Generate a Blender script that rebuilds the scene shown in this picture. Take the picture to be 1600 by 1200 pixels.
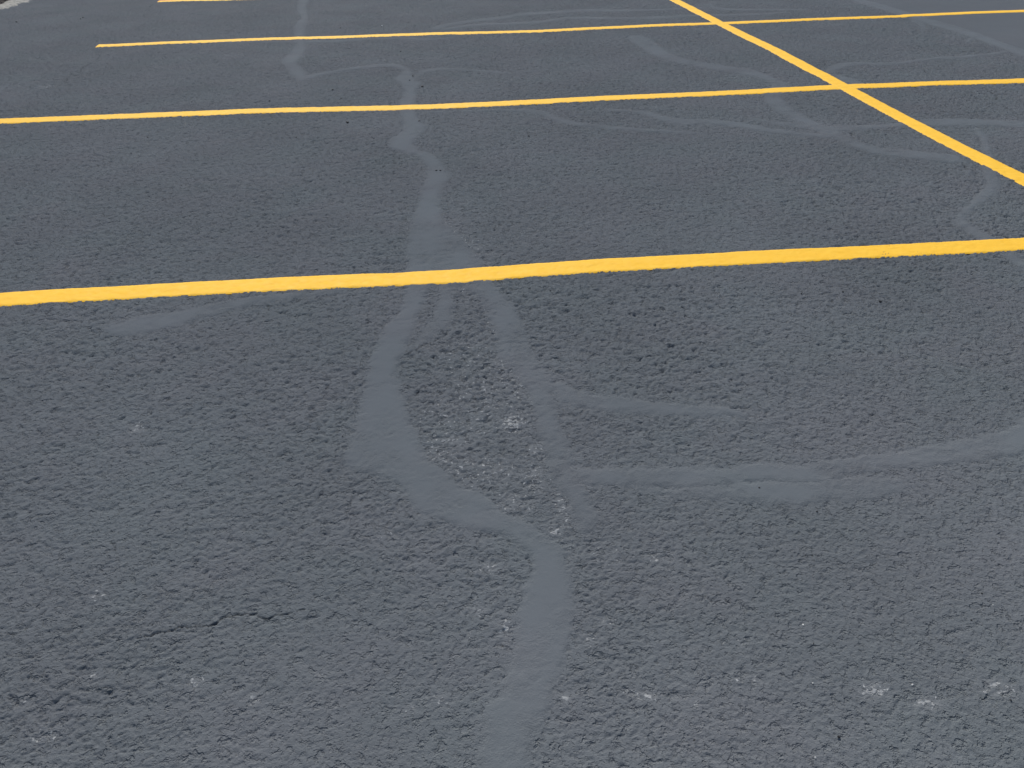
import bpy, math, random
import numpy as np
from mathutils import Matrix, Vector

# ------------------------------------------------------------------ clean
for o in list(bpy.data.objects): bpy.data.objects.remove(o, do_unlink=True)
scene = bpy.context.scene
C = scene.collection

# ------------------------------------------------------------------ camera
cam_d = bpy.data.cameras.new('camera'); cam = bpy.data.objects.new('camera', cam_d); C.objects.link(cam)
PITCH, ROLL, YAW, CAM_H = 0.59724791, -0.01411708, -0.09694948, 1.41206695
cam.matrix_world = (Matrix.Translation((0, 0, CAM_H)) @ Matrix.Rotation(YAW, 4, 'Z')
                    @ Matrix.Rotation(math.pi/2 - PITCH, 4, 'X') @ Matrix.Rotation(ROLL, 4, 'Z'))
cam_d.sensor_fit = 'HORIZONTAL'; cam_d.sensor_width = 36.0; cam_d.lens = 27.0
cam_d.clip_start = 0.05; cam_d.clip_end = 3000
scene.camera = cam

# ------------------------------------------------------------------ sky, sun, exposure
SUN_EL, SUN_AZ = math.radians(43), math.radians(-8)      # azimuth: clockwise from +Y (ahead of the camera)
world = bpy.data.worlds.new('World'); scene.world = world; world.use_nodes = True
wn = world.node_tree.nodes; wl = world.node_tree.links
bg = wn['Background']; sky = wn.new('ShaderNodeTexSky'); sky.sky_type = 'NISHITA'; sky.sun_disc = False
sky.sun_elevation = SUN_EL; sky.sun_rotation = SUN_AZ
sky.air_density = 1.0; sky.dust_density = 1.5; sky.ozone_density = 1.0
wl.new(sky.outputs[0], bg.inputs[0]); bg.inputs[1].default_value = 0.085
sd_ = bpy.data.lights.new('sun', 'SUN'); sun = bpy.data.objects.new('sun', sd_); C.objects.link(sun)
sd_.energy = 2.9; sd_.angle = math.radians(5); sd_.color = (1.0, 0.975, 0.94)
sdir = Vector((math.sin(SUN_AZ)*math.cos(SUN_EL), math.cos(SUN_AZ)*math.cos(SUN_EL), math.sin(SUN_EL)))
sun.rotation_euler = sdir.to_track_quat('Z', 'Y').to_euler()
sun.location = (0, 0, 20)
vs = scene.view_settings
vs.view_transform = 'Standard'; vs.look = 'None'; vs.gamma = 1.0; vs.use_curve_mapping = False
vs.exposure = 0.50
scene.render.resolution_x, scene.render.resolution_y = 1024, 768

# ------------------------------------------------------------------ layout, in metres on the ground (x right, y ahead)
DATA = {'B': [('A','smooth grey crack filler snaking under the second nearest yellow stall line',[(-0.23,6.879),(-0.218,6.636),(-0.301,6.46),(-0.213,6.265),(-0.193,5.991),(-0.229,5.746),(-0.225,5.483),(-0.184,5.184),(-0.196,4.964),(-0.286,4.794),(-0.275,4.662),(-0.12,4.516),(-0.059,4.369),(-0.043,4.181),(-0.074,4.012),(-0.092,3.852),(-0.099,3.672),(-0.135,3.456),(-0.153,3.163),(-0.161,3.097),(0.025,3.084),(0.026,3.382),(0.012,3.6),(0.011,3.776),(0.026,3.9),(0.071,4.059),(0.08,4.128),(0.059,4.202),(0.034,4.394),(-0.013,4.521),(-0.127,4.662),(-0.107,4.836),(-0.046,4.966),(-0.031,5.061),(-0.099,5.301),(-0.114,5.494),(-0.098,5.818),(-0.1,6.144),(-0.047,6.239),(-0.122,6.506),(-0.14,6.823)],1.0),('B','widest smooth filler band with bulge,winding through the foreground to the bottom edge',[(-0.161,3.02),(-0.162,2.799),(-0.164,2.618),(-0.234,2.494),(-0.26,2.359),(-0.281,2.194),(-0.283,2.091),(-0.296,1.974),(-0.316,1.784),(-0.321,1.725),(-0.284,1.679),(-0.205,1.646),(-0.169,1.624),(-0.127,1.532),(-0.116,1.502),(-0.033,1.444),(0.021,1.411),(0.076,1.408),(0.127,1.364),(0.165,1.316),(0.166,1.281),(0.155,1.241),(0.126,1.211),(0.132,1.172),(0.103,1.133),(0.091,1.07),(0.081,1.016),(0.057,0.951),(0.036,0.919),(0.008,0.884),(0.005,0.848),(0.01,0.793),(-0.002,0.748),(0.085,0.738),(0.099,0.783),(0.103,0.819),(0.128,0.848),(0.156,0.896),(0.176,0.937),(0.207,0.991),(0.22,1.038),(0.242,1.099),(0.255,1.158),(0.261,1.222),(0.256,1.284),(0.254,1.335),(0.217,1.384),(0.175,1.444),(0.116,1.475),(0.102,1.506),(0.06,1.57),(0.008,1.594),(-0.014,1.633),(-0.043,1.673),(-0.085,1.726),(-0.103,1.83),(-0.136,1.954),(-0.143,2.05),(-0.173,2.154),(-0.163,2.247),(-0.145,2.301),(-0.131,2.373),(-0.099,2.526),(-0.06,2.729),(-0.051,3.006)],1.0),('B2','short narrow filler strand just below nearest yellow line,beside the wide band',[(-0.02,2.96),(-0.022,2.706),(-0.051,2.519),(-0.115,2.386),(-0.138,2.315),(-0.054,2.386),(0.024,2.486),(0.041,2.592),(0.028,2.793),(0.021,2.955)],0.8),('C','rough-edged filler strand right of the pitted patch,below the nearest yellow line',[(0.077,2.989),(0.118,2.763),(0.154,2.56),(0.168,2.428),(0.165,2.306),(0.172,2.219),(0.211,2.16),(0.224,2.08),(0.243,2.003),(0.255,1.93),(0.242,1.831),(0.25,1.746),(0.253,1.676),(0.256,1.61),(0.264,1.546),(0.289,1.483),(0.297,1.425),(0.297,1.363),(0.335,1.359),(0.358,1.418),(0.363,1.475),(0.345,1.563),(0.328,1.639),(0.339,1.705),(0.33,1.767),(0.316,1.888),(0.339,1.991),(0.345,2.078),(0.316,2.174),(0.288,2.276),(0.281,2.382),(0.278,2.494),(0.271,2.615),(0.205,2.771),(0.15,2.98)],0.8),('D','short faint filler tongue pointing right from the right strand',[(0.34,2.091),(0.394,2.027),(0.468,1.969),(0.599,1.929),(0.727,1.89),(0.837,1.865),(0.914,1.81),(0.904,1.8),(0.816,1.803),(0.687,1.823),(0.513,1.859),(0.388,1.908),(0.312,1.923)],0.82),('E','long filler band running right from the foreground junction to the right edge',[(0.313,1.626),(0.355,1.621),(0.489,1.61),(0.622,1.599),(0.685,1.601),(0.744,1.589),(0.807,1.591),(0.899,1.585),(0.988,1.569),(1.125,1.591),(1.257,1.595),(1.326,1.602),(1.468,1.62),(1.618,1.643),(1.722,1.695),(1.831,1.75),(1.689,1.553),(1.61,1.533),(1.466,1.512),(1.304,1.508),(1.154,1.521),(1.025,1.487),(0.95,1.483),(0.821,1.511),(0.714,1.502),(0.596,1.507),(0.595,1.507),(0.412,1.542),(0.323,1.544)],0.88),('E2','lower smooth filler streak beneath the long right-hand band',[(0.457,1.55),(0.598,1.515),(0.719,1.514),(0.812,1.521),(0.968,1.496),(1.059,1.505),(1.202,1.493),(1.268,1.445),(1.155,1.406),(0.916,1.405),(0.805,1.423),(0.699,1.456),(0.585,1.47),(0.476,1.504)],0.84),('N','pale lens-shaped filler smear left,just below the nearest yellow line',[(-1.273,2.601),(-1.233,2.644),(-1.116,2.704),(-1.044,2.704),(-0.963,2.737),(-0.919,2.758),(-0.731,2.815),(-0.562,2.822),(-0.443,2.825),(-0.376,2.845),(-0.357,2.814),(-0.399,2.801),(-0.557,2.775),(-0.796,2.715),(-0.902,2.644),(-1.008,2.591),(-1.075,2.552),(-1.155,2.539),(-1.228,2.556)],0.84),('G','zigzag filler squiggle crossing the third yellow stall line at upper left',[(-1.701,12.219),(-1.563,10.96),(-1.494,10.087),(-1.363,9.605),(-1.382,9.188),(-1.363,8.859),(-1.244,8.084),(-1.222,7.671),(-1.28,7.264),(-1.209,7.08),(-1.12,6.742),(-1.03,6.502),(-0.956,6.512),(-0.975,6.68),(-1.052,6.971),(-1.134,7.196),(-1.103,7.651),(-1.151,8.068),(-1.243,8.775),(-1.274,9.445),(-1.389,10.148),(-1.44,10.937),(-1.549,12.188)],1.0),('G2','thin filler link between upper left squiggle and the central snaking band',[(-0.996,6.524),(-0.891,6.647),(-0.78,6.743),(-0.731,6.791),(-0.56,6.879),(-0.384,6.933),(-0.278,6.88),(-0.19,6.716),(-0.179,6.898),(-0.275,7.028),(-0.389,7.044),(-0.569,6.988),(-0.742,6.887),(-0.792,6.838),(-0.909,6.767),(-1.02,6.666)],1.0),('A2','thin filler curl branching right from the top of the central snaking band',[(-0.101,6.296),(-0.073,6.508),(-0.022,6.671),(0.153,6.712),(0.413,6.616),(0.632,6.5),(0.638,6.545),(0.42,6.69),(0.156,6.808),(-0.026,6.793),(-0.101,6.646),(-0.143,6.421)],0.8),('H','thin filler line hugging the underside of the third yellow stall line',[(-2.023,8.24),(-1.706,8.178),(-1.183,8.08),(-0.772,8.053),(-0.712,8.086),(-0.508,8.123),(-0.175,8.094),(-0.009,7.972),(0.265,8.083),(0.266,8.136),(-0.008,8.076),(-0.175,8.187),(-0.513,8.23),(-0.721,8.205),(-0.781,8.171),(-1.197,8.198),(-1.72,8.257),(-2.031,8.28)],0.9),('T1','upper of two thin filler lines above the third yellow stall line',[(0.068,8.47),(0.274,8.765),(0.461,8.912),(0.897,9.108),(1.083,9.281),(1.353,9.313),(1.791,9.444),(2.303,9.29),(2.888,9.335),(3.204,9.382),(3.232,9.471),(2.928,9.477),(2.336,9.43),(1.823,9.624),(1.376,9.488),(1.101,9.471),(0.91,9.274),(0.467,9.071),(0.275,8.964),(0.061,8.721)],0.9),('T2','lower of two thin filler lines above the third yellow stall line',[(0.151,8.458),(0.495,8.724),(1.133,8.74),(1.379,8.841),(1.583,8.954),(2.075,8.825),(2.534,8.773),(2.797,8.862),(2.868,8.857),(3.199,8.839),(3.673,8.815),(3.965,8.933),(3.998,9.015),(3.722,8.944),(3.236,8.952),(2.902,8.97),(2.834,8.991),(2.581,8.947),(2.104,8.953),(1.61,9.117),(1.399,8.999),(1.147,8.864),(0.501,8.846),(0.151,8.602)],0.9),('T3','short hooked filler mark right of the yellow cross line near the top edge',[(3.503,9.948),(3.31,9.688),(3.261,9.255),(3.458,9.164),(3.675,9.144),(3.984,9.101),(4.26,9.043),(4.297,9.128),(4.026,9.204),(3.714,9.247),(3.498,9.276),(3.33,9.443),(3.335,9.648),(3.474,9.839)],0.9),('I','long diagonal filler band crossing the second yellow line toward the cross line',[(1.957,7.918),(2.109,7.925),(2.134,7.455),(2.126,7.064),(2.187,6.808),(2.326,6.647),(2.483,6.455),(2.593,6.357),(2.65,6.177),(2.676,5.937),(2.702,5.794),(2.492,5.481),(2.446,5.108),(2.461,4.867),(2.511,4.662),(2.522,4.453),(2.568,4.274),(2.717,4.183),(2.92,4.082),(2.975,4.023),(2.882,3.915),(2.787,3.966),(2.59,4.07),(2.47,4.186),(2.432,4.379),(2.379,4.588),(2.341,4.86),(2.304,5.13),(2.367,5.532),(2.568,5.794),(2.569,5.969),(2.501,6.111),(2.409,6.246),(2.161,6.532),(2.068,6.656),(1.968,6.907),(1.93,7.289),(1.91,7.759)],0.85),('J','thin faint filler line curving below the second yellow stall line',[(-0.113,5.411),(0.255,5.399),(0.549,5.372),(0.689,5.319),(0.756,5.194),(0.855,4.982),(1.047,4.869),(1.341,4.753),(1.56,4.697),(1.674,4.663),(1.683,4.689),(1.575,4.744),(1.359,4.818),(1.067,4.952),(0.881,5.095),(0.785,5.309),(0.705,5.415),(0.556,5.438),(0.257,5.445),(-0.114,5.444)],0.84),('J2','faint forked filler strand left of the long diagonal band',[(1.178,5.294),(1.309,5.212),(1.421,5.134),(1.498,4.937),(1.611,4.869),(1.743,4.879),(1.902,4.807),(2.051,4.642),(2.238,4.554),(2.412,4.452),(2.449,4.526),(2.273,4.63),(2.097,4.746),(1.945,4.917),(1.78,4.994),(1.655,5.012),(1.546,5.079),(1.45,5.224),(1.329,5.29),(1.186,5.326)],0.82),('J3','faint filler strand joining the yellow cross line to the right edge',[(2.069,4.947),(2.218,4.774),(2.446,4.616),(2.598,4.608),(2.745,4.619),(2.928,4.64),(3.181,4.632),(3.439,4.587),(3.676,4.511),(3.82,4.471),(3.915,4.6),(3.768,4.642),(3.535,4.734),(3.276,4.796),(2.984,4.748),(2.784,4.699),(2.649,4.714),(2.497,4.721),(2.254,4.856),(2.081,4.975)],0.82),('K','thin wavy filler line right of the yellow cross line above the second line',[(3.116,6.038),(3.171,6.114),(3.335,6.257),(3.508,6.358),(3.749,6.288),(4.15,6.434),(4.662,6.489),(4.985,6.592),(5.054,6.7),(4.721,6.584),(4.201,6.528),(3.791,6.368),(3.557,6.458),(3.409,6.433),(3.244,6.343),(3.112,6.092)],0.9),('K2','small filler patch in the corner above the second line and cross line',[(3.204,6.258),(3.288,6.245),(3.18,6.092),(3.213,5.939),(3.275,5.718),(3.118,5.674),(3.116,5.882)],0.84),('L','kinked filler band at right between the yellow cross line and nearest line',[(3.406,4.545),(3.374,4.419),(3.201,4.102),(3.036,3.785),(2.859,3.509),(2.642,3.343),(2.525,3.246),(2.438,3.125),(2.451,3.046),(2.466,2.959),(2.477,2.84),(2.42,2.633),(2.364,2.62),(2.381,2.786),(2.367,2.948),(2.377,3.044),(2.386,3.144),(2.459,3.255),(2.572,3.338),(2.847,3.607),(2.934,3.799),(3.106,4.036),(3.283,4.343),(3.372,4.559)],0.85),('M','pale straight filler seam between rough lot and smooth lane at upper right',[(5.097,9.972),(5.043,9.524),(5.072,9.167),(5.073,8.47),(5.083,7.87),(5.095,7.346),(5.022,6.694),(5.006,6.439),(4.994,6.024),(5.16,6.225),(5.182,6.665),(5.189,6.913),(5.27,7.595),(5.268,8.155),(5.262,8.779),(5.244,9.473),(5.2,9.81),(5.25,10.254)],1.0),('M2','small filler smudge left of the upper right seam,under the third line',[(5.0,8.201),(4.975,7.996),(4.814,7.678),(4.879,7.724),(5.127,8.2),(5.085,8.338)],0.82),('M3','small curved filler stub touching the upper right seam',[(5.206,7.445),(5.086,7.286),(4.926,7.138),(4.871,7.035),(5.022,7.148),(5.19,7.374)],0.82),('Q','hazy pale scuffed filler patch just above the nearest yellow line',[(-0.103,3.499),(0.042,3.456),(0.113,3.208),(0.17,3.032),(0.205,2.859),(0.202,2.646),(0.103,2.702),(0.072,2.83),(0.014,2.67),(-0.006,2.84),(-0.135,2.689),(-0.157,2.859),(-0.143,3.105)],0.62)],
'L': [('nearest yellow stall line,thickest,spanning the full picture width',[(-1.9,2.911),(-1.754,2.909),(-1.26,2.901),(-0.758,2.907),(-0.345,2.895),(-0.136,2.88),(0.021,2.877),(0.424,2.904),(0.999,2.898),(1.531,2.893),(1.958,2.883),(2.542,2.877),(2.722,2.877)]),
('second nearest yellow stall line,spanning the picture and crossing the cross line',[(-3.153,5.629),(-2.904,5.623),(-2.238,5.627),(-1.213,5.645),(-0.15,5.569),(0.801,5.59),(1.787,5.621),(3.013,5.661),(3.712,5.662),(4.464,5.645),(4.883,5.652)]),
('third yellow stall line with its left end tapering out at upper left',[(-3.142,8.287),(-2.267,8.322),(-1.663,8.35),(-0.792,8.317),(0.218,8.348),(1.181,8.303),(2.189,8.399),(3.039,8.418),(4.281,8.49),(5.366,8.519),(6.48,8.548),(7.25,8.581)]),
('farthest yellow stall line,only its left tip showing at the top edge',[(-3.329,11.17),(-2.93,11.181),(-2.128,11.154),(-0.996,11.131),(1.564,11.035),(3.703,11.037),(8.34,11.228)]),
('long yellow cross line running diagonally across the stall lines',[(3.026,11.435),(3.031,9.913),(3.039,8.418),(3.069,7.182),(3.055,5.645),(3.053,4.524),(3.048,4.021),(3.068,3.634),(3.063,3.337)])],
'C': [([(-0.744,1.171),(-0.689,1.176),(-0.663,1.182),(-0.64,1.185),(-0.595,1.192),(-0.557,1.193),(-0.537,1.212),(-0.508,1.209),(-0.478,1.207),(-0.452,1.195),(-0.419,1.2),(-0.387,1.21),(-0.358,1.216)],3.2),([(-1.032,1.207),(-1.017,1.214),(-0.987,1.219),(-0.981,1.239)],2.5),([(-0.885,1.505),(-0.87,1.473),(-0.866,1.447)],2),([(-2.904,6.832),(-2.957,7.093),(-2.921,7.183),(-2.942,7.334),(-2.928,7.499),(-2.936,7.675),(-2.98,7.879)],8),([(-2.896,6.595),(-2.904,6.832)],5),([(-3.284,10.416),(-3.343,10.875),(-3.299,10.998)],8),([(2.926,3.965),(2.893,3.895),(2.881,3.842),(2.879,3.789)],7),([(2.851,3.623),(2.795,3.582),(2.728,3.496),(2.657,3.43),(2.607,3.377)],7),([(0.148,1.307),(0.173,1.297),(0.198,1.287),(0.168,1.26),(0.16,1.234),(0.152,1.215),(0.172,1.19)],3),([(0.115,1.13),(0.132,1.134),(0.155,1.142)],3),([(0.076,1.063),(0.09,1.053),(0.103,1.046)],2.5),([(0.117,1.369),(0.129,1.357),(0.143,1.348)],3),([(-0.152,2.271),(-0.123,2.313),(-0.062,2.364),(-0.023,2.389),(0.026,2.437)],4),([(1.294,2.144),(1.289,2.116),(1.299,2.105)],4),([(0.54,1.147),(0.568,1.128),(0.604,1.117)],2.2),([(0.819,1.24),(0.851,1.233),(0.87,1.232)],2.2),([(0.286,2.561),(0.279,2.429),(0.266,2.384)],4),([(4.014,5.404),(3.999,5.28),(3.94,5.168)],9),([(2.517,4.614),(2.582,4.605),(2.569,4.491)],6),([(-0.002,3.517),(-0.022,3.433),(-0.044,3.375)],4),([(-0.006,3.121),(-0.011,3.068),(-0.034,3.02)],4)],
'W': [(0.179,1.86,0.039,0.045,1.0),(-0.956,1.971,0.019,0.024,0.8),(-1.058,2.653,0.029,0.025,0.6),(-0.856,1.308,0.015,0.016,0.9),(-0.572,1.037,0.015,0.014,0.95),(-0.791,1.078,0.012,0.011,0.6),(-0.444,0.986,0.011,0.012,0.9),(-0.315,1.03,0.019,0.009,0.6),(-0.912,1.031,0.012,0.011,0.6),(-0.84,0.953,0.023,0.02,0.45),(0.057,1.286,0.033,0.018,0.6),(0.032,1.161,0.021,0.015,0.6),(0.086,1.114,0.013,0.017,0.9),(0.004,1.096,0.011,0.01,0.6),(0.24,1.39,0.014,0.018,1.0),(0.312,1.1,0.014,0.014,0.7),(0.265,1.054,0.013,0.012,0.7),(0.19,0.917,0.009,0.013,0.95),(0.354,0.907,0.018,0.013,1.0),(-0.059,0.947,0.014,0.01,0.7),(0.321,0.921,0.012,0.007,0.8),(0.821,0.865,0.026,0.016,1.0),(0.914,0.825,0.028,0.016,0.75),(1.067,0.84,0.033,0.019,0.75),(0.586,0.92,0.011,0.007,0.9),(0.548,0.921,0.011,0.009,0.5),(0.45,0.882,0.012,0.011,0.75),(-0.13,0.929,0.015,0.011,0.5),(-0.018,1.789,0.075,0.049,0.38),(-0.039,1.718,0.055,0.043,0.5),(0.084,1.646,0.108,0.062,0.45),(0.215,1.604,0.039,0.054,0.5),(0.238,1.713,0.037,0.036,0.5),(0.064,1.89,0.117,0.102,0.3),(0.141,1.496,0.05,0.045,0.5),(-0.043,1.568,0.103,0.037,0.3),(0.186,1.833,0.015,0.026,1.0),(-0.194,1.422,0.049,0.014,0.35),(0.272,1.456,0.023,0.074,0.45),(-0.02,3.372,0.112,0.108,0.55),(-0.08,3.269,0.063,0.187,0.45),(0.089,3.176,0.099,0.128,0.4),(-0.034,3.435,0.054,0.047,0.75),(0.082,3.043,0.11,0.092,0.3),(0.204,2.309,0.056,0.089,0.3),(0.181,2.186,0.034,0.04,0.45),(0.59,1.017,0.055,0.033,0.15),(-2.988,6.609,0.072,0.067,0.5),(0.13,1.004,0.047,0.064,0.2),(0.157,1.22,0.015,0.01,0.6),(0.179,1.212,0.027,0.008,0.5),(-1.762,7.591,0.116,0.146,0.35),(0.356,1.289,0.046,0.042,0.25),(0.48,1.274,0.047,0.029,0.2),(0.075,2.24,0.131,0.173,0.25),(0.112,2.004,0.122,0.149,0.3),(0.201,2.067,0.062,0.155,0.35),(-0.012,1.95,0.099,0.142,0.28),(0.198,2.494,0.047,0.204,0.3),(0.187,2.648,0.05,0.108,0.3),(0.136,2.821,0.091,0.15,0.3),(-0.11,2.973,0.054,0.161,0.3),(0.331,1.55,0.035,0.079,0.3),(0.25,1.322,0.039,0.054,0.25)],
'P': [(0.005,4.206,2.6),(0.027,4.203,2.6),(-0.085,5.205,3),(-0.519,4.102,1.5),(-4.513,9.838,1.6),(-3.864,10.019,1.6),(-3.862,9.932,1.4),(-0.73,6.155,2),(-0.647,5.894,1.6),(-1.16,5.899,1.8),(-0.882,8.832,1.5),(-0.24,7.507,1.5),(-0.129,6.525,1.8),(-0.154,6.375,2),(-1.79,5.094,1.8),(-1.717,5.948,1.3),(-1.535,5.53,1.5),(-0.852,4.957,1.8),(0.59,4.775,2),(1.069,4.829,2),(-1.796,4.771,1.5),(0.421,2.7,2.2),(-0.33,1.851,1.8),(1.391,2.553,2),(1.558,2.548,2),(0.813,1.485,3),(1.08,0.813,2),(0.702,0.777,3.2),(1.66,2.45,3),(0.928,1.379,2.5),(0.423,0.802,2.4),(0.595,1.271,1.6),(1.187,1.075,2),(1.119,1.008,2),(1.05,0.931,1.6),(-0.555,5.244,3),(-0.056,6.151,3),(0.746,0.989,1.6)],'PW': [(0.744,1.039,1.7),(0.904,0.869,1.7),(0.703,0.896,1.2),(-0.454,8.87,1.4),(0.64,0.743,1.2),(1.192,1.041,1.0)],'lane': [(5.172,10.111),(5.12,9.665),(5.157,9.318),(5.166,8.622),(5.174,8.01),(5.181,7.469),(5.105,6.802),(5.093,6.55),(5.076,6.123)],'kerb': [(-5.044,9.729),(-5.032,10.646),(-5.034,11.041),(-5.056,11.638),(-5.057,12.169)],'kerb2': [(-5.39,10.478),(-5.262,11.188),(-5.282,11.514),(-5.348,11.867),(-5.354,12.29)],'rough': [(0.019,2.462),(0.152,2.337),(0.196,2.162),(0.248,1.99),(0.24,1.82),(0.252,1.667),(0.253,1.548),(0.197,1.486),(0.109,1.53),(0.009,1.612),(-0.067,1.695),(-0.096,1.839),(-0.129,1.977),(-0.159,2.179),(-0.13,2.299)]}

# ------------------------------------------------------------------ noise and relief
def _hash(ix, iy, seed):
    h = (ix.astype(np.int64)*374761393 + iy.astype(np.int64)*668265263 + seed*1274126177) & 0xffffffff
    h = ((h ^ (h >> 13))*1274126177) & 0xffffffff
    return (h ^ (h >> 16)) & 0xffff
ANG = np.linspace(0, 2*math.pi, 65536, endpoint=False)
GX = np.cos(ANG).astype(np.float32); GY = np.sin(ANG).astype(np.float32)
def noise(x, y, wl_, seed=0):
    "gradient noise, about -1..1, feature size wl_ metres"
    x = x/wl_; y = y/wl_
    x0 = np.floor(x); y0 = np.floor(y)
    fx = (x-x0).astype(np.float32); fy = (y-y0).astype(np.float32)
    ix = x0.astype(np.int64); iy = y0.astype(np.int64)
    u = fx*fx*fx*(fx*(fx*6-15)+10); v = fy*fy*fy*(fy*(fy*6-15)+10)
    def g(a, b):
        h = _hash(ix+a, iy+b, seed); return GX[h]*(fx-a)+GY[h]*(fy-b)
    n0 = g(0,0); n1 = g(1,0); n2 = g(0,1); n3 = g(1,1)
    a = n0+u*(n1-n0); b = n2+u*(n3-n2)
    return (a+v*(b-a))*1.5
def sstep(a, b, t):
    t = np.clip((t-a)/(b-a), 0, 1); return t*t*(3-2*t)
def poly_sd(x, y, poly):
    "signed distance to a polygon, positive inside"
    p = np.array(poly, dtype=np.float64); q = np.roll(p, -1, axis=0)
    d2 = np.full(x.shape, 1e9); ins = np.zeros(x.shape, bool)
    for (ax, ay), (bx, by) in zip(p, q):
        ex, ey = bx-ax, by-ay; L = ex*ex+ey*ey+1e-12
        t = np.clip(((x-ax)*ex+(y-ay)*ey)/L, 0, 1)
        dx = x-ax-t*ex; dy = y-ay-t*ey
        np.minimum(d2, dx*dx+dy*dy, out=d2)
        if ay != by:
            ins ^= ((ay > y) != (by > y)) & (x < (bx-ax)*(y-ay)/(by-ay)+ax)
    d = np.sqrt(d2); return np.where(ins, d, -d)
def line_d(x, y, pts):
    "distance to a polyline and position along it, 0..1"
    d2 = np.full(x.shape, 1e9); pos = np.zeros(x.shape); n = len(pts)-1
    for i, ((ax, ay), (bx, by)) in enumerate(zip(pts[:-1], pts[1:])):
        ex, ey = bx-ax, by-ay; L = ex*ex+ey*ey+1e-12
        t = np.clip(((x-ax)*ex+(y-ay)*ey)/L, 0, 1)
        dx = x-ax-t*ex; dy = y-ay-t*ey; e = dx*dx+dy*dy
        c = e < d2; d2[c] = e[c]; pos[c] = ((i+t)/n)[c]
    return np.sqrt(d2), pos
def smooth_poly(poly, n=2):
    "Chaikin corner cutting on a closed outline"
    p = np.array(poly, float)
    for _ in range(n):
        q = np.roll(p, -1, axis=0)
        p = np.stack([p*.75+q*.25, p*.25+q*.75], 1).reshape(-1, 2)
    return p
BANDS = []
for key, label, poly, lev in DATA['B']:
    pp = smooth_poly(poly, 1)
    c = pp.mean(0); dist = math.hypot(np.abs(pp[:,1]).min(), CAM_H)
    BANDS.append((key, label, pp, lev, dist))
LANE_X = 5.13
def inside(x, y, pts, pad):
    p = np.array(pts); return np.nonzero((x > p[:,0].min()-pad) & (x < p[:,0].max()+pad) & (y > p[:,1].min()-pad) & (y < p[:,1].max()+pad))[0]

def grain(x, y):
    "coated stone grain, in relief units"
    wx = x + noise(x, y, .03, 31)*.005; wy = y + noise(x, y, .03, 32)*.005
    n = noise(wx, wy, .0165, 11) + .65*noise(wx, wy, .0088, 12) + .3*noise(wx, wy, .0055, 13) + .45*noise(wx, wy, .05, 18)
    h = -1.7*sstep(.0, .55, -n) + .28*noise(wx, wy, .0075, 16) + 1.0*noise(wx, wy, .06, 17)
    hole = sstep(.40, .62, noise(wx, wy, .030, 14) + .5*noise(wx, wy, .011, 15))      # sparse deeper holes
    hole2 = sstep(.60, .80, noise(wx, wy, .075, 19) + .45*noise(wx, wy, .019, 20))*(.4+.6*sstep(1.2, 3.5, y))
    h = h - (1.2+1.4*sstep(1.1, 2.3, y))*hole - 2.4*hole2
    return h

def relief(x, y, masks=False):
    "height of the sealed asphalt in metres; optionally also wear and crack masks"
    x = np.asarray(x, float); y = np.asarray(y, float)
    amp = 0.95 + .38*noise(x, y, .55, 3) + .28*noise(x, y, 1.7, 4)
    amp = amp*(1 - .52*sstep(.05, 1.2, x - .1*y)*sstep(2.4, 1.0, y))         # finer grain in the right foreground
    k = inside(x, y, DATA['rough'], .1)
    if len(k): amp[k] += .32*sstep(-.04, .05, poly_sd(x[k], y[k], DATA['rough']))
    flat = np.zeros(x.shape)
    for key, label, pp, lev, dist in BANDS:
        k = inside(x, y, pp, .08)
        if len(k):
            s = poly_sd(x[k], y[k], pp) + .008 + .0015*dist
            flat[k] = np.maximum(flat[k], lev*sstep(.0, .05, s))
    lane_ = sstep(LANE_X, LANE_X+.06, x)
    amp = amp*(.80+.20*sstep(1.4, 3.0, y))
    amp = np.clip(amp, .25, 2.5)*(1-.75*np.maximum(flat, lane_))
    h = grain(x, y)
    z = (h+.75)*amp*.0019
    z += .004*noise(x, y, .9, 21) + .0012*noise(x, y, .22, 22)
    crack = np.zeros(x.shape)
    for pts, w in DATA['C']:
        k = inside(x, y, pts, .06)
        if len(k):
            jx = x[k] + .011*noise(x[k], y[k], .035, 41) + .004*noise(x[k], y[k], .012, 43); jy = y[k] + .010*noise(x[k], y[k], .03, 42) + .004*noise(x[k], y[k], .012, 44)
            d, ps = line_d(jx, jy, pts); ww = w*.00042*(1+.5*noise(x[k], y[k], .045, 45))*(.25+.85*np.sin(np.clip(ps, 0, 1)*math.pi)**.6)
            c = sstep(ww*1.5, ww*.4, d); crack[k] = np.maximum(crack[k], c)
    z -= .006*crack
    if not masks: return z
    wear = np.zeros(x.shape)
    for cx, cy, rx, ry, s in DATA['W']:
        k = np.nonzero((np.abs(x-cx) < rx*2.2) & (np.abs(y-cy) < ry*2.2))[0]
        if len(k):
            r2 = ((x[k]-cx)/rx)**2 + ((y[k]-cy)/ry)**2
            wear[k] = np.maximum(wear[k], s*np.exp(-r2*.9))
    return z, wear, crack, flat

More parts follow.
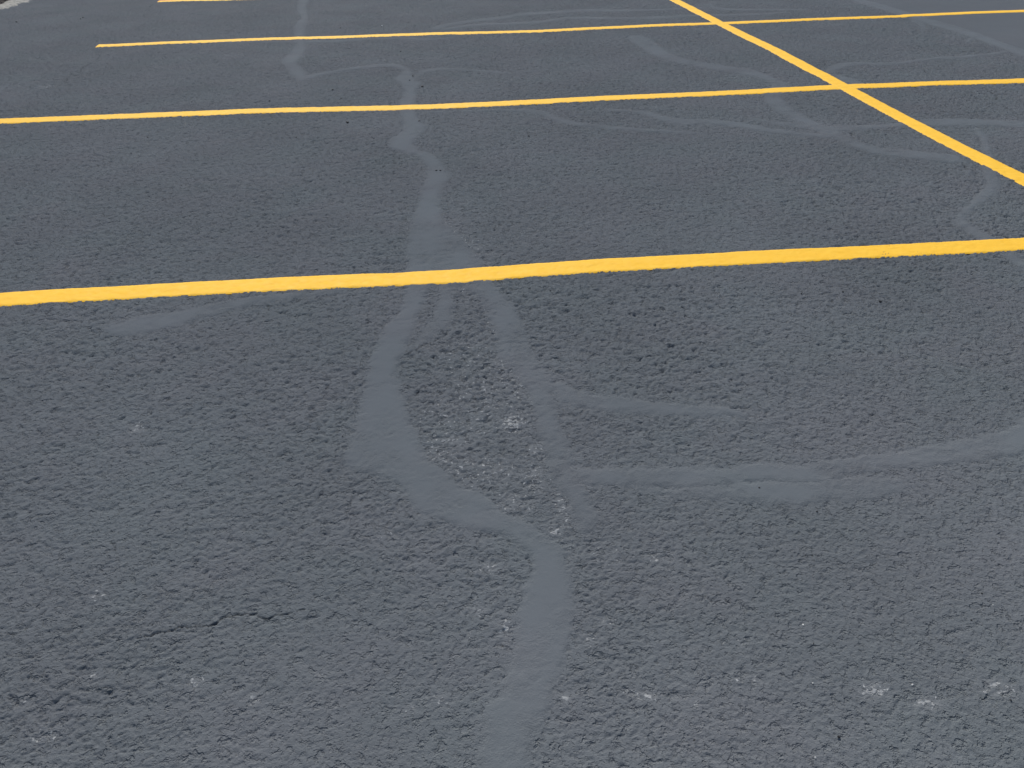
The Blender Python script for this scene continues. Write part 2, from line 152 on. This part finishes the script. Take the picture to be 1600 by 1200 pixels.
# ------------------------------------------------------------------ object helpers
def link(name, me, mat=None, parent=None):
    o = bpy.data.objects.new(name, me); C.objects.link(o)
    if mat: me.materials.append(mat)
    if parent: o.parent = parent
    return o
def tag(o, label=None, cat=None, group=None, kind=None):
    if label: o['label'] = label
    if cat: o['category'] = cat
    if group: o['group'] = group
    if kind: o['kind'] = kind
    return o
def grid_mesh(name, X, Y, Z, keep=None, attrs=None):
    "mesh from 2-D arrays of coordinates; keep = mask of quads"
    ny, nx = X.shape
    co = np.stack([X, Y, Z], -1).reshape(-1, 3).astype(np.float32)
    i = np.arange(ny*nx).reshape(ny, nx)
    q = np.stack([i[:-1,:-1], i[:-1,1:], i[1:,1:], i[1:,:-1]], -1)
    q = q[keep] if keep is not None else q.reshape(-1, 4)
    if keep is not None:
        used = np.zeros(ny*nx, bool); used[q.ravel()] = True
        remap = np.cumsum(used)-1; co = co[used]; q = remap[q]
    me = bpy.data.meshes.new(name)
    me.vertices.add(len(co)); me.vertices.foreach_set('co', co.ravel())
    me.loops.add(q.size); me.loops.foreach_set('vertex_index', q.ravel().astype(np.int32))
    me.polygons.add(len(q)); me.polygons.foreach_set('loop_start', np.arange(0, q.size, 4, dtype=np.int32))
    me.update(calc_edges=True)
    me.polygons.foreach_set('use_smooth', np.ones(len(q), bool))
    if attrs:
        for k, a in attrs.items():
            a = a.reshape(-1).astype(np.float32)
            if keep is not None: a = a[used]
            at = me.attributes.new(k, 'FLOAT', 'POINT'); at.data.foreach_set('value', a)
    return me

# ------------------------------------------------------------------ materials
class NT:
    def __init__(s, name):
        s.m = bpy.data.materials.new(name); s.m.use_nodes = True
        s.n = s.m.node_tree.nodes; s.l = s.m.node_tree.links; s.b = s.n['Principled BSDF']
        s.pos = s.n.new('ShaderNodeNewGeometry').outputs['Position']
    def noise(s, scale, detail=3, rough=.55, vec=None):
        t = s.n.new('ShaderNodeTexNoise'); t.inputs['Scale'].default_value = scale
        t.inputs['Detail'].default_value = detail; t.inputs['Roughness'].default_value = rough
        s.l.new(vec or s.pos, t.inputs['Vector']); return t.outputs['Fac']
    def ramp(s, src, a, b, lo=0., hi=1.):
        t = s.n.new('ShaderNodeMapRange'); t.inputs['From Min'].default_value = a; t.inputs['From Max'].default_value = b
        t.inputs['To Min'].default_value = lo; t.inputs['To Max'].default_value = hi
        s.l.new(src, t.inputs['Value']); return t.outputs[0]
    def math(s, op, a, b):
        t = s.n.new('ShaderNodeMath'); t.operation = op
        for i, v in enumerate((a, b)):
            if isinstance(v, (int, float)): t.inputs[i].default_value = v
            else: s.l.new(v, t.inputs[i])
        return t.outputs[0]
    def mix(s, f, a, b):
        t = s.n.new('ShaderNodeMix'); t.data_type = 'RGBA'
        for sock, v in ((t.inputs[0], f), (t.inputs[6], a), (t.inputs[7], b)):
            if isinstance(v, tuple): sock.default_value = (*v, 1)
            elif isinstance(v, (int, float)): sock.default_value = v
            else: s.l.new(v, sock)
        return t.outputs[2]
    def attr(s, name):
        t = s.n.new('ShaderNodeAttribute'); t.attribute_name = name; return t.outputs['Fac']
    def stretch(s, sx, sy, sz=1):
        t = s.n.new('ShaderNodeVectorMath'); t.operation = 'MULTIPLY'; t.inputs[1].default_value = (sx, sy, sz)
        s.l.new(s.pos, t.inputs[0]); return t.outputs[0]
    def bump(s, h, dist, strength=1.):
        t = s.n.new('ShaderNodeBump'); t.inputs['Distance'].default_value = dist; t.inputs['Strength'].default_value = strength
        s.l.new(h, t.inputs['Height']); s.l.new(t.outputs[0], s.b.inputs['Normal']); return t
    def set(s, col=None, rough=None, spec=None):
        for k, v in (('Base Color', col), ('Roughness', rough), ('Specular IOR Level', spec)):
            if v is None: continue
            if isinstance(v, tuple): s.b.inputs[k].default_value = (*v, 1)
            elif isinstance(v, (int, float)): s.b.inputs[k].default_value = v
            else: s.l.new(v, s.b.inputs[k])
FILL_TINT = (.165, .182, .191)
SEAL_A, SEAL_B, SEAL_C = (.155, .164, .172), (.153, .168, .174), (.160, .166, .174)
def seal_material(name, wear=False, fine=1.0, tint=None, brush=False):
    t = NT(name)
    col = t.mix(t.ramp(t.noise(2.1, 4), .38, .62), SEAL_A, SEAL_B)
    col = t.mix(t.ramp(t.noise(2.7, 2), .5, .75), col, SEAL_C)
    mott = t.n.new('ShaderNodeHueSaturation'); t.l.new(col, mott.inputs['Color']); t.l.new(t.ramp(t.noise(1.3, 5, .6), .3, .7, .92, 1.08), mott.inputs['Value']); col = mott.outputs[0]
    cov = t.attr('cover') if brush else None
    if tint: col = t.mix(t.math('MULTIPLY', cov, .42) if brush else .6, col, tint)
    rough = t.ramp(t.noise(2.0, 4), .3, .7, .66, .76)
    if brush:
        st = t.noise(1.0, 3, .6, t.stretch(60, 190, 60))
        col = t.mix(t.ramp(st, .62, .78, 0, .35), col, (.19, .20, .205))
    if wear:
        col = t.mix(t.math('MULTIPLY', t.attr('flat'), .40), col, FILL_TINT)
        w = t.attr('wear'); g = t.noise(85, 2, .55); g2 = t.noise(30, 2)
        f = t.math('MULTIPLY', t.ramp(t.math('ADD', g, t.math('MULTIPLY', w, .22)), .685, .745), t.ramp(w, .05, .2))
        stone = t.mix(t.noise(60, 1), (.32, .33, .33), (.52, .52, .50))
        col = t.mix(f, col, stone)
        haze_ = t.math('MULTIPLY', t.ramp(w, .03, .45, 0, .42), t.ramp(g2, .28, .55))
        col = t.mix(haze_, col, (.215, .222, .226))
        rough = t.math('ADD', rough, t.math('MULTIPLY', f, .25))
        cr = t.attr('crack'); col = t.mix(t.math('MULTIPLY', cr, .45), col, (.018, .017, .017))
    t.set(col, rough, .01); t.b.inputs['Diffuse Roughness'].default_value = .55
    a = t.noise(125, 4, .7); b = t.noise(300, 2, .6)
    hgt = t.math('ADD', t.math('MULTIPLY', a, .6 if wear else 1.), t.math('MULTIPLY', b, .3 if wear else .5))
    if wear:
        pit = t.ramp(t.noise(36, 4, .62), .56, .64)
        pit2 = t.ramp(t.noise(88, 3, .55), .565, .625)
        pit = t.math('ADD', pit, t.math('MULTIPLY', pit2, .55))
        hgt = t.math('SUBTRACT', hgt, t.math('MULTIPLY', t.math('MULTIPLY', pit, t.ramp(t.attr('flat'), 0, 1, 1, .1)), .75))
    bm = t.bump(hgt, .0060*fine, 1.)
    if brush: t.l.new(t.ramp(cov, 0, 1, .9, .16), bm.inputs['Strength'])
    return t.m
M_LOT = seal_material('sealed_asphalt', wear=True)
M_FILL = seal_material('sealed_filler', brush=True, tint=FILL_TINT)
M_LANE = seal_material('smooth_asphalt', fine=.3, tint=(.126, .134, .142))
def paint_material():
    t = NT('yellow_paint')
    col = t.mix(t.ramp(t.noise(14, 4), .35, .7), (.82, .475, .042), (.80, .445, .033))
    pit = t.ramp(t.noise(75, 3, .6), .69, .76)
    col = t.mix(t.math('MULTIPLY', pit, .55), col, (.45, .19, .02))
    t.set(col, t.ramp(t.noise(30, 3), .3, .7, .6, .75), .10)
    t.bump(t.noise(190, 3), .0006, 1.)
    return t.m
M_PAINT = paint_material()
def simple(name, c1, c2, scale, rough=.9, bump=.003, spec=.3):
    t = NT(name); t.set(t.mix(t.ramp(t.noise(scale, 4, .65), .35, .68), c1, c2), rough, spec)
    t.bump(t.noise(scale*3, 3), bump, 1.); return t.m
M_CONC = simple('sandy_concrete', (.17, .168, .15), (.34, .325, .285), 22, .95, .004)
M_SOIL = simple('dark_mulch', (.012, .010, .009), (.05, .038, .032), 30, .95, .01)
M_BARK = simple('bark_chip', (.018, .014, .012), (.075, .055, .045), 60, .9, .004)
M_CRUMB = simple('dark_crumb', (.010, .010, .011), (.022, .022, .023), 200, .7, .001)
M_CHIP = simple('white_chip', (.55, .54, .50), (.75, .74, .70), 200, .7, .001)

# ------------------------------------------------------------------ parking lot: one sheet out to the horizon
ys = [.52]
while ys[-1] < 13.2:
    y_ = ys[-1]; ys.append(y_ + .0021*max(1.0, y_/1.0)**1.15)
for s_ in (13.6, 14.4, 16, 20, 28, 45, 90, 200, 500, 1200): ys.append(s_)
ys = [-1200, -300, -60, -15, -5, -2, -.6, 0, .2, .42] + ys
ys = np.array(ys)
NS = 920
sv = np.linspace(-1, 1, NS)
sv = np.concatenate([[-400, -80, -20, -6, -2.5], np.linspace(-1.6, -1.008, 30), sv, np.linspace(1.008, 1.6, 30), [2.5, 6, 20, 80, 400]])
yc = np.clip(ys, .52, 13.2)
xc = .105*yc; hw = .72 + .605*yc
X = xc[:,None] + sv[None,:]*hw[:,None]; Y = np.repeat(ys[:,None], len(sv), 1)
z, wear, crack, flat = relief(X.ravel(), Y.ravel(), True)
Z = z.reshape(X.shape)
far = (np.abs(sv)[None,:] > 1.7) | (ys[:,None] > 13.3) | (ys[:,None] < .51)
Z[far] = 0
lot = link('parking_lot', grid_mesh('parking_lot', X, Y, Z, None, {'wear': wear, 'crack': crack, 'flat': flat}), M_LOT)
tag(lot, 'dark sealcoated asphalt of the parking lot', kind='structure')

# smooth lane beyond the seam at upper right
lx = np.concatenate([np.arange(LANE_X+.015, 9.5, .05), [12, 20, 60, 300]]); ly = np.concatenate([[-60, -10, 0, 2, 4], np.arange(5, 13.2, .05), [16, 30, 90, 300]])
LX, LY = np.meshgrid(lx, ly)
LZ = .004*noise(LX, LY, .9, 21) + .0012*noise(LX, LY, .22, 22) + .0045 + .0006*noise(LX, LY, .06, 61)
LZ[:, 0] -= .012
lane = link('smooth_lane', grid_mesh('smooth_lane', LX, LY, LZ), M_LANE)
tag(lane, 'smoother grey asphalt lane at upper right', kind='structure')

# ------------------------------------------------------------------ crack filler bands: low feathered ridges, grain pokes out at their edges
for key, label, pp, lev, dist in BANDS:
    cell = .0055*max(1., dist/1.7)
    pad_ = .05+.003*dist; x0, y0 = pp.min(0)-pad_; x1, y1 = pp.max(0)+pad_
    gx, gy = np.meshgrid(np.arange(x0, x1+cell, cell), np.arange(y0, y1+cell, cell))
    s = poly_sd(gx.ravel(), gy.ravel(), pp).reshape(gx.shape)
    s = s + .008 + .0015*dist + .012*noise(gx, gy, .07, 51) + .006*noise(gx, gy, .025, 52)
    base = .004*noise(gx, gy, .9, 21) + .0012*noise(gx, gy, .22, 22)
    top = .0012 + .0014*lev
    zz = base - .0035 + (top+.0035)*sstep(-.016, .036, s) + .00035*noise(gx, gy, .05, 53) + .0002*noise(gx, gy, .02, 54)
    full = lev > .95
    patch = noise(gx, gy, .16, 58) + .6*noise(gx, gy, .055, 59)
    if full: cover = sstep(-.006, .045+.004*dist, s)*np.clip(.76+.5*patch, .35, 1)
    else: cover = sstep(-.006, .05+.004*dist, s)*np.clip((lev-.30)+.55*patch, .08, .95)
    gr = (grain(gx, gy)+.75)*.0019
    zz += (1-cover)*gr*.8 - (1-cover)*.0004
    zz = np.where(gx > LANE_X+.02, zz+.0035, zz) if key == 'M' else zz
    ok = s > -.018
    keep = ok[:-1,:-1] | ok[1:,:-1] | ok[:-1,1:] | ok[1:,1:]
    o = link('crack_filler', grid_mesh('crack_filler', gx, gy, zz, keep, {'cover': cover}), M_FILL)
    tag(o, label, 'crack filler', 'smooth filler bands over sealed cracks')

# ------------------------------------------------------------------ painted stall lines
def painted_line(label, pts, w, step, seed, lift):
    pts = np.array(pts, float)
    seg = np.r_[0, np.cumsum(np.linalg.norm(np.diff(pts, axis=0), axis=1))]
    n = int(seg[-1]/step); t = np.linspace(0, seg[-1], n)
    px = np.interp(t, seg, pts[:,0]); py = np.interp(t, seg, pts[:,1])
    ker = np.hanning(max(5, int(.5/step))); ker /= ker.sum(); r = len(ker)//2
    def sm(a):
        e = np.concatenate([2*a[0]-a[r:0:-1], a, 2*a[-1]-a[-2:-r-2:-1]]); return np.convolve(e, ker, 'same')[r:r+len(a)]
    px, py = sm(px), sm(py)
    tx, ty = np.gradient(px), np.gradient(py); L = np.hypot(tx, ty); nx_, ny_ = -ty/L, tx/L
    m = max(8, int(w/step)+1); m = min(m, 26)
    v = np.linspace(-1, 1, m)
    def edge(sd): return .0035*noise(t, t*0+sd, .16, seed) + .0022*noise(t, t*0+sd, .045, seed+1) + .0008*noise(t, t*0+sd, .018, seed+2)
    e0 = -w/2 + edge(3.3); e1 = w/2 + edge(9.7)
    off = e0[:,None]*(1-(v[None,:]+1)/2) + e1[:,None]*(v[None,:]+1)/2
    GXx = px[:,None]+nx_[:,None]*off; GYy = py[:,None]+ny_[:,None]*off
    z0, _w, _c, fl = relief(GXx.ravel(), GYy.ravel(), True); z0 = z0.reshape(GXx.shape); fl = fl.reshape(GXx.shape)
    # paint fills the pits of the grain: soften, then lift by its own thickness
    b = .004*noise(GXx, GYy, .9, 21) + .0012*noise(GXx, GYy, .22, 22)
    zz = b + np.maximum((z0-b)*.32, -.0008) + lift + .0016*fl + .0045*sstep(LANE_X-.1, LANE_X, GXx)
    # rim rolls down into the grain
    rim = sstep(.86, 1.0, np.abs(v))[None,:]
    zz = zz - rim*(lift+.0006)
    o = link('parking_line', grid_mesh('parking_line', GXx, GYy, zz), M_PAINT)
    tag(o, label, 'parking line', 'yellow painted parking lines'); return o
Ls = DATA['L']
def straight(pts, xa, xb):
    p = list(pts)
    if xa is not None: p = [(xa, p[0][1])] + p
    if xb is not None: p = p + [(xb, p[-1][1])]
    return p
painted_line(Ls[0][0], straight(Ls[0][1], -3.2, 5.0), .128, .0068, 71, .0026)
painted_line(Ls[1][0], straight(Ls[1][1], None, 9.2), .130, .010, 74, .0032)
painted_line(Ls[2][0], straight(Ls[2][1], None, 9.2), .136, .016, 77, .0038)
painted_line(Ls[3][0], Ls[3][1], .136, .022, 80, .0040)
painted_line(Ls[4][0], [(3.026, 16.0)] + list(Ls[4][1]) + [(3.06, 0.2)], .124, .0085, 83, .0048)

# ------------------------------------------------------------------ sandy concrete edging and mulch bed at the far left
def strip_outline(x, y): return
gx, gy = np.meshgrid(np.arange(-5.48, -4.86, .02), np.arange(3.0, 18.0, .025))
edge_r = -5.03 + .06*noise(gy, gy*0, .5, 91) + .03*noise(gy, gy*0+5, .13, 92)
s = edge_r - gx + .07*noise(gx, gy, .08, 93) + .06*noise(gx, gy, .2, 99)
zz = -.006 + .016*sstep(-.03, .12, s) + .0045*noise(gx, gy, .07, 94) + .003*noise(gx, gy, .03, 95)
ok = s > -.03; keep = ok[:-1,:-1] & ok[1:,1:]
o = link('concrete_edging', grid_mesh('concrete_edging', gx, gy, zz, keep), M_CONC)
tag(o, 'pale sandy concrete edging strip in the top left corner', 'edging')
gx, gy = np.meshgrid(np.arange(-8.0, -5.2, .05), np.arange(4.0, 16.0, .06))
s = (-5.27 + .05*noise(gy, gy*0+2, .3, 96)) - gx
zz = -.02 + .06*sstep(-.02, .12, s) + .03*noise(gx, gy, .5, 97) + .012*noise(gx, gy, .12, 98)
o = link('mulch_bed', grid_mesh('mulch_bed', gx, gy, zz), M_SOIL); tag(o, 'dark mulch bed beyond the edging', kind='structure')
rng = random.Random(4)
verts, faces = [], []
for i in range(900):
    x = -5.25 - abs(rng.gauss(0, .5)); y = rng.uniform(8.5, 14); z_ = .045 + rng.uniform(0, .03)
    a = rng.uniform(0, math.pi); l, w, h = rng.uniform(.02, .07), rng.uniform(.006, .018), rng.uniform(.004, .012)
    ux, uy = math.cos(a), math.sin(a); tz = rng.uniform(-.4, .4); k = len(verts)
    for sx, sy, sz in ((-1,-1,-1),(1,-1,-1),(1,1,-1),(-1,1,-1),(-.8,-.7,1),(.8,-.7,1),(.8,.7,1),(-.8,.7,1)):
        verts.append((x+ux*sx*l/2-uy*sy*w/2, y+uy*sx*l/2+ux*sy*w/2, z_+sz*h/2+tz*sx*l/2))
    for f in ((0,1,5,4),(1,2,6,5),(2,3,7,6),(3,0,4,7),(4,5,6,7),(3,2,1,0)): faces.append(tuple(k+j for j in f))
me = bpy.data.meshes.new('bark_chips'); me.from_pydata(verts, [], faces)
o = link('bark_chips', me, M_BARK); tag(o, 'dark bark chips strewn on the mulch bed', 'bark chips', kind='stuff')

# ------------------------------------------------------------------ loose crumbs of asphalt and a few white chips
def crumb_mesh(seed):
    rng = random.Random(seed)
    t = (1+5**.5)/2
    v = [Vector(p).normalized() for p in ((-1,t,0),(1,t,0),(-1,-t,0),(1,-t,0),(0,-1,t),(0,1,t),(0,-1,-t),(0,1,-t),(t,0,-1),(t,0,1),(-t,0,-1),(-t,0,1))]
    f = ((0,11,5),(0,5,1),(0,1,7),(0,7,10),(0,10,11),(1,5,9),(5,11,4),(11,10,2),(10,7,6),(7,1,8),(3,9,4),(3,4,2),(3,2,6),(3,6,8),(3,8,9),(4,9,5),(2,4,11),(6,2,10),(8,6,7),(9,8,1))
    v = [(p.x*rng.uniform(.7,1.3)*1.25, p.y*rng.uniform(.7,1.2), p.z*rng.uniform(.6,1.1)*.7) for p in v]
    me = bpy.data.meshes.new('pebble'); me.from_pydata(v, [], f); return me
dark = [crumb_mesh(k) for k in range(4)]
for m_ in dark: m_.materials.append(M_CRUMB)
white = [crumb_mesh(k+10) for k in range(2)]
for m_ in white: m_.materials.append(M_CHIP)
rng = random.Random(8)
ORD = ['first', 'second', 'third', 'fourth', 'fifth', 'sixth', 'seventh', 'eighth', 'ninth', 'tenth', 'eleventh', 'twelfth', 'thirteenth', 'fourteenth']
def zone(x, y):
    if y < 2.05: return 'in the foreground'
    if y < 2.89: return 'just below the nearest yellow line'
    if y < 5.62: return 'between nearest and second yellow lines'
    if y < 8.4: return 'between second and third yellow lines'
    return 'beyond the third yellow line'
def crumbs(items, meshes, what, group, fac, first=None):
    zs = {}
    for i, (x, y, s) in enumerate(items): zs.setdefault(zone(x, y), []).append((x/y, i))
    for v in zs.values(): v.sort()
    for i, (x, y, s) in enumerate(items):
        r = s*fac*math.hypot(x, y, CAM_H)/1200
        o = bpy.data.objects.new('pebble', meshes[i % len(meshes)]); C.objects.link(o)
        zt = float(relief(np.array([x]), np.array([y]))[0])
        o.location = (x, y, max(zt, .001)+.35*r); o.scale = (r, r, r); o.rotation_euler = (rng.uniform(-.3,.3), rng.uniform(-.3,.3), rng.uniform(0, 6.28))
        z_ = zone(x, y); k = [j for _, j in zs[z_]].index(i); n = len(zs[z_])
        lb = '%s %s%s' % (what, z_, ', %s from the left' % ORD[k] if n > 1 else '')
        if first and i in first: lb = first[i]
        tag(o, lb, 'pebble', group)
crumbs(DATA['P'], dark, 'tiny black asphalt crumb', 'loose black crumbs', .6,
       {0: 'left of two black crumbs side by side on the central snaking filler band',
        1: 'right of two black crumbs side by side on the central snaking filler band'})
crumbs(DATA['PW'], white, 'tiny white stone chip', 'loose white chips', .8)
